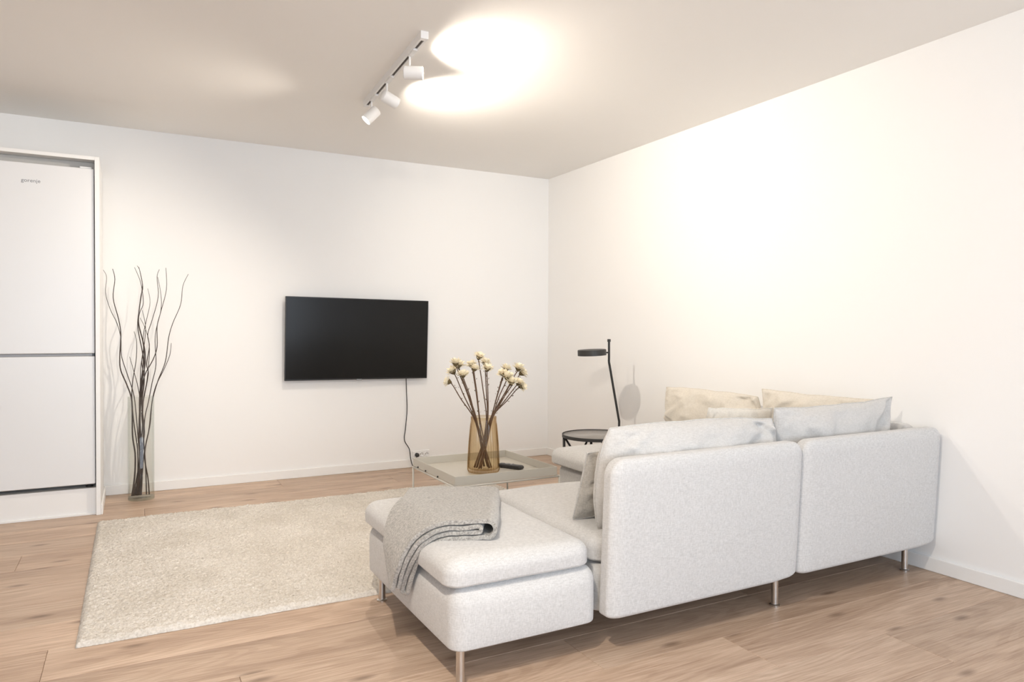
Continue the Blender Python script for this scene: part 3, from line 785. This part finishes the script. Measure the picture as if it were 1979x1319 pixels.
for k, (hp, lean, rp, foot, dy, lab) in enumerate(FL):
    hpos = at(hp[0], hp[1], VY + dy)
    rim = at(rp[0], rp[1], VY + dy * .3)
    dr = Vector((rim.x - VX, rim.y - VY)); 
    if dr.length > .060: dr *= .060 / dr.length
    rim = Vector((VX + dr.x, VY + dr.y, VZ + .308))
    ft = Vector((VX + foot[0], VY + foot[1], VZ + .024))
    fl = empty('dried_flower', ft); tag(fl, lab, 'flower', 'dried flowers in the amber vase')
    hd = (Vector((RX.x, RX.y, 0)) * lean[0] + Vector((0, 0, 1)) * lean[1] + Vector((-FW.x, -FW.y, 0)) * rng.uniform(-.1, .35)).normalized()
    neck = hpos - hd * .012
    mid = rim.lerp(neck, .5) + Vector((rng.uniform(-.006, .006), rng.uniform(-.006, .006), .004))
    pth = smooth_path([ft, ft.lerp(rim, .5), rim, mid, rim.lerp(neck, .85) + Vector((0, 0, .004)), neck], 5)
    n = len(pth)
    tube('stem', pth, [.0036 - .0010 * i / n for i in range(n)], 'stem', fl, 7, ft)
    for (nm, me) in (('petals', FH[k % 4]), ('calyx', FH['calyx']), ('floret', FH['floret'])):
        o = bpy.data.objects.new(nm, me); o.parent = fl; COL.objects.link(o)
        o.location = hpos - ft - hd * .004; o.rotation_euler = hd.to_track_quat('Z', 'Y').to_euler(); sc = rng.uniform(1.45, 1.8); o.scale = (sc, sc, sc)
    for q in range(7):
        i = int(n * .45 + (n * .5) * q / 7); o = bpy.data.objects.new('stem_leaf', LM); o.parent = fl; COL.objects.link(o)
        o.location = pth[min(i, n - 1)] - ft; t = (pth[min(i + 1, n - 1)] - pth[i]).normalized()
        o.rotation_euler = (t.to_track_quat('Z', 'Y').to_matrix() @ Matrix.Rotation(rng.uniform(0, 6.28), 3, 'Z') @ Matrix.Rotation(.5, 3, 'Y')).to_euler()

# ------------------------------------------------------------------ remote control
rc_ = empty('remote_control', (1.925, 3.60, ZT0 + .004), math.atan2(.16, -.085)); tag(rc_, 'small black remote control lying in the tray beside the vase', 'remote')
rbox('body', (.165, .052, .024), (.02, .02, .010), 'remote', rc_, (0, 0, .0125), seg=4, inner=6)
for bx, by in ((.055, 0), (-.01, .01), (-.01, -.01)):
    o = lathe('button', [(.006, 0), (.006, .0025), (0, .003)], 'button', rc_, 14); o.location = (bx, by, .0235)
o = lathe('dial', [(.013, 0), (.013, .0025), (.007, .003), (.007, .0018), (0, .0018)], 'button', rc_, 20); o.location = (.025, 0, .0235)

# ------------------------------------------------------------------ round side table
stx, sty, stz, stR = 2.918, 4.158, .411, .247
st = empty('side_table', (stx, sty, 0)); tag(st, 'round black metal side table with crossed legs behind the sofa end', 'table')
lathe('table_top', [(0, stz - .006), (stR - .006, stz - .006), (stR - .006, stz - .002), (0, stz - .002)], 'table_top', st, 64)
autosharp(lathe('rim', [(stR - .006, stz - .020), (stR, stz - .020), (stR, stz + .002), (stR - .006, stz + .002), (stR - .006, stz - .020)], 'black_metal', st, 64))
for k in range(4):
    th = R_(155 + 90 * k); a = Vector((math.cos(th), math.sin(th), 0)) * (stR - .012)
    th2 = th + R_(90); b = Vector((math.cos(th2), math.sin(th2), 0)) * (stR - .03)
    tube('leg', [a + Vector((0, 0, stz - .012)), a * .97], .010, 'black_metal', st, 8)
    tube('cross_brace', [a + Vector((0, 0, stz - .014)), b + Vector((0, 0, .02))], .0075, 'black_metal', st, 8)

# ------------------------------------------------------------------ floor lamp
fx, fy = 3.175, 4.262
fl_ = empty('floor_lamp', (fx, fy, 0)); tag(fl_, 'black metal floor lamp with flat disc shade beside the wall', 'lamp')
p_top = at(1177, 658, fy); p_b1 = at(1177, 700, fy); p_b2 = at(1196.5, 815, fy)
fl_.location = (p_b2.x, fy, 0)
tube('pole', smooth_path([p_top, p_top.lerp(p_b1, .8), p_b1, p_b1.lerp(p_b2, .12), p_b1.lerp(p_b2, .9), p_b2, Vector((p_b2.x, fy, p_b2.z - .06)), Vector((p_b2.x, fy, .012))], 5), .0085, 'black_metal', fl_, 12, fl_.location)
autosharp(lathe('base', [(0, 0), (.12, 0), (.12, .010), (.115, .014), (0, .014)], 'black_metal', fl_, 48))
autosharp(lathe('pole_cap', [(0, -.012), (.0125, -.012), (.0125, .008), (0, .008)], 'black_metal', fl_, 16, p_top - fl_.location))
dc = at(1144, 681.5, fy)
sh = lathe('shade', [(0, .020), (.100, .020), (.104, .016), (.104, -.022), (.099, -.022), (.098, -.012), (0, -.012)], 'black_metal', fl_, 56)
sh.location = dc - fl_.location; sh.rotation_euler = (0, R_(-3), 0); autosharp(sh)
tube('shade_arm', [dc + Vector((.095, 0, -.003)), Vector((p_b1.x, fy, dc.z - .003))], .006, 'black_metal', fl_, 10, fl_.location)

# ------------------------------------------------------------------ glass floor vase with branches
BX, BY = .050, 5.395
gv = empty('glass_cylinder_vase', (BX, BY, 0)); tag(gv, 'tall clear glass cylinder vase on the floor near the refrigerator', 'vase')
GR, GH = .080, .695
lathe('glass_wall', [(GR, .0), (GR, GH - .003), (GR - .002, GH), (GR - .004, GH - .003), (GR - .004, .022), (0, .022)], 'glass', gv, 64)
autosharp(lathe('glass_foot', [(0, .001), (GR - .001, .001), (GR - .0005, .018), (0, .018)], 'glass_base', gv, 64))
BR = [
 ([(217.6, 520), (222, 540), (218.7, 576), (229, 617), (233.5, 646.5), (231.4, 691), (233.5, 716.5), (245, 744), (254.8, 776), (256, 840), (261, 877), (261, 910), (258, 940), (254.5, 957)], .0040, .03, 'dark thick curved branch reaching the top left of the vase'),
 ([(199.5, 522), (206, 536), (204, 566), (213, 598), (226, 625), (233.5, 653), (234.6, 687), (245, 721), (258, 761), (263, 800), (267, 850), (270, 890), (267, 957)], .0024, -.05, 'thin curved branch leaning furthest to the left'),
 ([(259, 641), (264, 661), (263, 697), (256, 740), (255, 776), (259, 820), (266, 870), (266, 920), (262, 958)], .0030, .05, 'short branch left of the bundle, curving inward'),
 ([(250.5, 690), (260, 723), (266.5, 748), (270, 776), (268, 840), (271, 880), (268, 930), (266, 958)], .0030, -.04, 'shortest branch crossing low on the left'),
 ([(268.5, 517), (274, 542), (275, 557), (269.6, 595.5), (266.4, 632), (275, 680), (277, 702), (272, 744), (269.6, 776), (271, 830), (274, 875), (269, 920), (259, 958)], .0036, .0, 'thickest dark twisted branch at the top of the centre bundle'),
 ([(260, 517), (272, 547), (277, 585), (269.6, 606), (268.5, 627), (279, 670), (281, 702), (275, 733.5), (272, 776), (270, 830), (276, 875), (272, 920), (270, 960)], .0030, .03, 'thin branch whose tip splits off left at the top of the centre bundle'),
 ([(265, 514), (270, 523), (276, 555), (272, 574), (267.5, 623), (276, 661), (279, 691), (278, 740), (274, 780), (279, 835), (273, 875), (264, 925), (257, 957)], .0032, -.03, None),
 ([(285.5, 558), (290, 585), (283, 619), (277, 648.6), (277, 680), (272, 712), (270.7, 776), (269, 830), (273, 870), (275, 915), (273, 961)], .0026, .05, 'branch with a bowed tip just right of the centre bundle'),
 ([(308, 521), (303.6, 536), (305.7, 574), (294, 619), (285.5, 646.5), (288.7, 670), (283.4, 704), (286.6, 723), (279, 765), (274, 800), (278, 845), (275, 880), (266, 930), (264, 960)], .0030, -.05, 'branch rising right of the centre bundle with forked tip'),
 ([(320.6, 518), (321.6, 559.5), (311, 602), (303.6, 631.6), (303.6, 670), (296, 695), (280, 725), (274, 755), (271, 800), (271, 850), (276, 885), (274, 930), (271, 960)], .0032, .02, 'tall branch with straight tip right of the forked one'),
 ([(305, 536), (311, 570), (311, 600), (300, 648.6), (301.5, 704), (294, 740), (286.6, 778), (280, 808), (278, 850), (280, 880), (282, 915), (283, 953)], .0028, .05, 'slender branch joining below the straight-tipped one'),
 ([(364, 530), (353.5, 553), (349, 589), (334, 625), (326, 653), (319.5, 699.6), (304.7, 738), (294, 778), (288, 830), (281, 865), (280, 890), (286, 925), (288.5, 958)], .0030, -.02, 'tall branch sweeping furthest to the right'),
 ([(331, 663.5), (328, 687), (317, 714), (301.5, 746), (296, 778), (290, 820), (282, 858), (277, 890), (271, 930), (268, 959)], .0032, .04, 'shorter branch curving up on the right side'),
 ([(270.7, 614.6), (281, 636), (288.7, 667.7), (286.6, 712), (283.4, 740), (277, 776), (275, 830), (271, 870), (267, 920), (261, 957)], .0028, .06, None),
 ([(275, 600), (281, 630), (279, 665), (274, 700), (279, 735), (275, 776), (277, 830), (275, 880), (270, 925), (265, 959)], .0030, -.06, None),
]
for k, (pp, r, dy, lab) in enumerate(BR):
    n = len(pp); P = []
    for i, (x_, y_) in enumerate(pp):
        s = 1 - i / (n - 1)                      # 1 at the tip, 0 at the foot
        off = dy * (1.1 * s + (.35 if s < .3 else .0) * math.sin(s * 9)) + .02 * math.sin(i * 1.3 + k * 2.1) * s
        P.append(at(x_, y_, BY + off))
    P[-1].z = .026
    for q in P:
        if q.z < GH:
            d2 = Vector((q.x - BX, q.y - BY)); m_ = GR - .012
            if d2.length > m_: d2 *= m_ / d2.length; q.x, q.y = BX + d2.x, BY + d2.y
    sp_ = smooth_path(P, 5); m = len(sp_)
    base = P[-1]
    br = tube('branch', sp_, [r * (.45 + 1.0 * (i / m) ** .8) for i in range(m)], 'branch', None, 7, base)
    br.location = base
    tag(br, lab or 'dark twisted branch in the centre bundle of the glass vase', 'branch', 'decorative branches in the glass vase')
bpy.context.view_layer.update()
